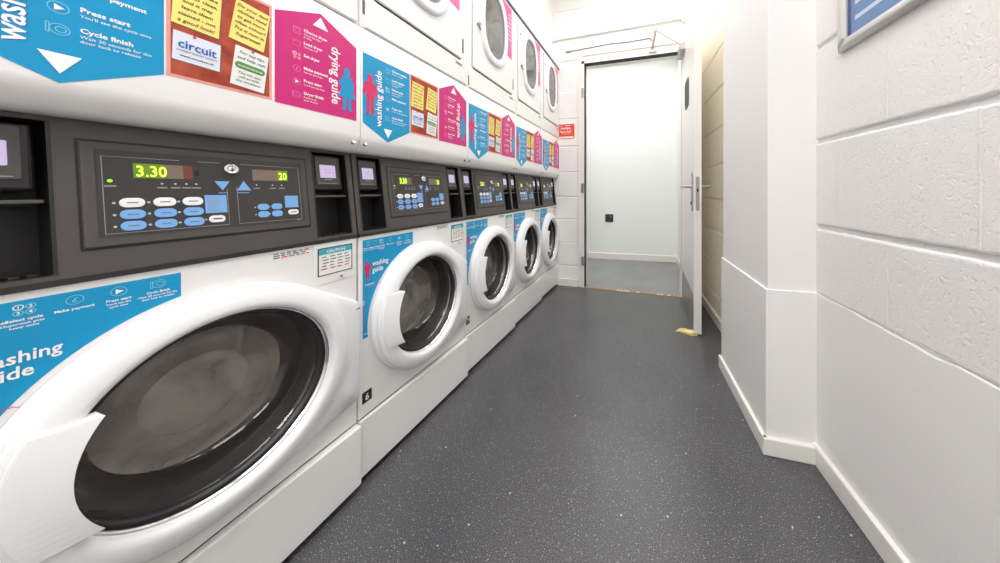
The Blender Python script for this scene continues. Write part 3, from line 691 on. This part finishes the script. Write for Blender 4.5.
    for i, u in enumerate((.165, .201, .236)):
        for j, z in enumerate((.926, .905, .8845)):
            k.slab(fr, rr(u-.0135, v_(z)-.0085, u+.0135, v_(z)+.0085, .0083, 5), .0036, .0052, 'key_w' if j == 0 else 'key_b', bev=.0006)
            R(u-.006, z-.001, u+.006, z+.001, 'inkg', .0054); k.flat(fr, circ(u-.0185, v_(z), .002, 8), d1, 'dot')
    R(.252, .900, .284, .938, 'key_b')
    for j in range(6): R(.255, .905+.005*j, .255+random.uniform(.012, .022), .9065+.005*j, 'line', .0043)
    k.slab(fr, rr(.256, v_(.887)-.0075, .280, v_(.887)+.0075, .007, 5), .0036, .0052, 'key_w', bev=.0006); R(.261, .886, .275, .8885, 'ink', .0055); k.flat(fr, circ(.252, v_(.887), .0016, 8), d1, 'dot')
    for i, u in enumerate((.345, .371)):
        for j, z in enumerate((.908, .8905)):
            k.slab(fr, rr(u-.0105, v_(z)-.0075, u+.0105, v_(z)+.0075, .007, 5), .0036, .0052, 'key_b', bev=.0006); k.flat(fr, circ(u-.0145, v_(z), .0016, 8), d1, 'dot')
    R(.388, .904, .416, .934, 'key_b'); k.slab(fr, rr(.393, v_(.892)-.0065, .415, v_(.892)+.0065, .006, 5), .0036, .0052, 'key_w', bev=.0006); R(.398, .891, .410, .893, 'ink', .0055)
    k.flat(fr, [(.268, v_(.968)), (.291, v_(.968)), (.2795, v_(.948))], d1, 'key_b'); k.flat(fr, [(.302, v_(.948)), (.326, v_(.948)), (.314, v_(.970))], d1, 'key_b')
    R(.273, .942, .287, .9435, 'key_b'); R(.303, .942, .322, .9435, 'key_b'); R(.41, .870, .42, .8715, 'line')
    kp = k.build('keypad', cpo)
    s = MB(); c0 = fr.p(.293, v_(.995), 0)
    rgs = []
    for r, dd in ((.0115, .0036), (.0115, .010), (.0105, .012), (.008, .0125), (.0075, .011), (.004, .0112), (.0035, .0125), (.0002, .0125)):
        rgs.append([c0+fr.u*r*math.cos(2*math.pi*i/20)+fr.v*r*math.sin(2*math.pi*i/20)+fr.n*dd for i in range(20)])
    s.loft(rgs, 'chrome'); s.rect(fr, .292, v_(.990), .294, v_(1.0), .0128, 'seam'); s.build('key_lock', kp)
    return t
def number_tag(parent, fr, u, v, w_, h_, ch, mat):
    s = MB(); s.slab(fr, rr(u, v, u+w_, v+h_, .001, 1), 0, .0008, mat); s.text(fr, u+w_/2, v+h_*.2, ch, h_*.8, .0012, 'white', align='CENTER', bold=.02); return s.build('number_tag', parent)

# ------------------------------------------------------------------ tumble dryer
def make_dryer():
    t = empty('tumble_dryer', (0, 0, 1.465)); fr = F((0, 0, -1.465)); cy_, cz = .266, 1.895
    s = MB(); s.slab(fr, rr(.0015, 1.467, PW-.0015, 2.155, .004, 2), -.6, 0, 'enamel', bev=.003, back=True)
    s.stroke(fr, [(.012, 1.467), (PW-.012, 1.467)], .004, .0004, 'inkg'); s.build('body', t)
    s = MB(); s.slab(fr, rr(.020, 1.472, PW-.008, 1.572, .003, 2), 0, .006, 'enamel', bev=.002); s.build('lint_panel', t)
    s = MB()
    for k in range(7): s.rect(fr, .475+.007*k, 1.545, .480+.007*k, 1.558, .0065, 'inkg')
    s.build('rating_mark', t)
    s = MB(); s.slab(fr, rr(.050, 1.582, PW-.050, 2.135, .012, 4), 0, .009, 'enamel', bev=.004)
    s.slab(fr, rr(.046, 1.577, PW-.046, 2.137, .014, 4), -.0, .0012, 'inkg'); s.slab(fr, rr(.055, 1.5765, PW-.055, 1.60, .01, 4), 0, .0016, 'seam'); s.build('front_panel', t)
    s = MB(); s.slab(fr, rr(PW-.036, 1.62, PW-.028, 1.69, .002, 2), 0, .0015, 'seam'); s.build('panel_latch', t)
    # pink guide beside the window
    s = MB(); o_ = [(.500, 1.80), (.500, 2.130), (.284, 2.130)]
    for k in range(21):
        a = math.radians(84-112*k/20); y, z = cy_+.168*math.cos(a), cz+.232*math.sin(a)
        if z > 1.795: o_.append((y, z))
    s.slab(fr, o_, .009, .0096, 'pinks')
    for k in range(7): s.rect(fr, .455-.01*(k % 2), 2.075-.026*k, .494, 2.080-.026*k, .0101, 'white')
    figure(s, fr, .470, 1.86, .055, .0103, 'blue', True)
    s.build('drying_guide_sticker', t)
    def se(hw, hh, x, n=64, cx=cy_, cz_=cz, ex=2.5, flat=None):
        o = []
        for i in range(n):
            a = 2*math.pi*i/n; c, sn = math.cos(a), math.sin(a)
            y = cx+hw*math.copysign(abs(c)**(2/ex), c); z = cz_+hh*math.copysign(abs(sn)**(2/ex), sn)
            if flat is not None: y = max(y, flat)
            o.append(fr.p(y, z, x))
        return o
    d = MB(); d.loft([se(.160, .222, .009), se(.160, .222, .014), se(.157, .219, .020), se(.148, .210, .025), se(.128, .188, .025), se(.121, .180, .022), se(.118, .176, .012)], 'plastic')
    dd = d.build('door', t)
    s = MB(); s.loft([se(.119, .177, .018), se(.114, .172, .016), se(.110, .168, .011)], 'inkg'); s.build('glass_seal', dd)
    s = MB(); R = [se(.113, .171, .0135), se(.06, .09, .0142), se(.001, .001, .0145)]; s.loft(R, 'dglass'); s.build('door_glass', dd)
    s = MB(); s.loft([se(.114, .172, .0115), se(.114, .172, .0105)], 'dtag', False, True); s.build('door_liner', dd)
    s = MB(); s.slab(fr, rr(.085, 1.83, .108, 1.96, .010, 4), .009, .022, 'plastic', bev=.004); s.build('door_handle', dd)
    s = MB(); s.tube(fr.p(.082, 1.825, .012), fr.p(.106, 1.80, .018), .004, 'inkg', 8); s.build('catch', dd)
    s = MB(); s.tube(fr.p(.07, 2.04, .008), fr.p(.07, 2.04, .013), .007, 'inkg', 10); s.build('screw', t)
    return t

Y0 = [.098, .714, 1.283, 1.835, 2.355]; WW = [.613, .567, .55, .518, .473]
XF = [-.890, -.890, -.893, -.896, -.898]
HY = [.104, .702, 1.272, 1.822, 2.342, 2.828]
wash = make_washer(); head = make_header(); dry = make_dryer()
washers = [wash]+[dup(wash) for _ in range(4)]
heads = [head]+[dup(head) for _ in range(4)]
dryers = [dry]+[dup(dry) for _ in range(4)]
DZ = [0, 0, .003, .006, .008]
wl = ['huge white washing machine in the foreground, nearest of the row, wide round door',
      'white washing machine numbered 6, second in the row',
      'white washing machine in the middle of the row of five',
      'white washing machine fourth along the row, next to the last one',
      'small looking white washing machine at the far end, beside the block wall']
hl = ['white header panel with huge cyan, cork and magenta guides above the nearest washer',
      'white header panel with colour guides above the washing machine numbered 6',
      'white header panel with colour guides above the middle washing machine',
      'white header panel with colour guides above the fourth washing machine',
      'white header panel with small colour guides at the far end by the red notice']
dl = ['white tumble dryer above the nearest guides, only its lower edge in view',
      'white tumble dryer with grey tag 4, window cut off at the top',
      'white tumble dryer above the middle washer, largest grey window fully in view',
      'white tumble dryer fourth along the upper row, small grey window and pink guide',
      'white tumble dryer at the far end of the upper row, beside the far wall']
for i in range(5):
    o = washers[i]; o.location = (XF[i], Y0[i], DZ[i]*0); o.scale = (1, WW[i]/W, 1); tag(o, wl[i], 'washing machine', 'washing machines along the left wall')
    h = heads[i]; y = HY[i]; w_ = HY[i+1]-HY[i]
    h.location = (FX, y, 1.07); h.scale = (1, w_/PW, 1); tag(h, hl[i], 'header panel', 'header panels between washers and dryers')
    d = dryers[i]; d.location = (-.874, y, 1.465); d.scale = (1, w_/PW, 1); tag(d, dl[i], 'tumble dryer', 'tumble dryers in the upper row')
number_tag(washers[1], LEFT, .012, .255, .034, .036, '6', 'tag')
number_tag(washers[2], LEFT, .012, .262, .030, .040, '7', 'tag')
number_tag(dryers[1], F((0, 0, -1.465)), .012, 1.512, .034, .046, '4', 'dtag')
number_tag(dryers[2], F((0, 0, -1.465)), .012, 1.482, .032, .048, '5', 'dtag')
# trim over the dryers
s = MB(); s.box((-.94, -.1, 2.158), (-.866, YF-.001, 2.166), 'inkg'); s.box((-.94, -.1, 2.166), (-.862, YF-.001, 2.198), 'enamel'); s.box((-.94, -.1, 2.198), (-.874, YF-.001, 2.212), 'enamel')
struct(s, 'trim_3')
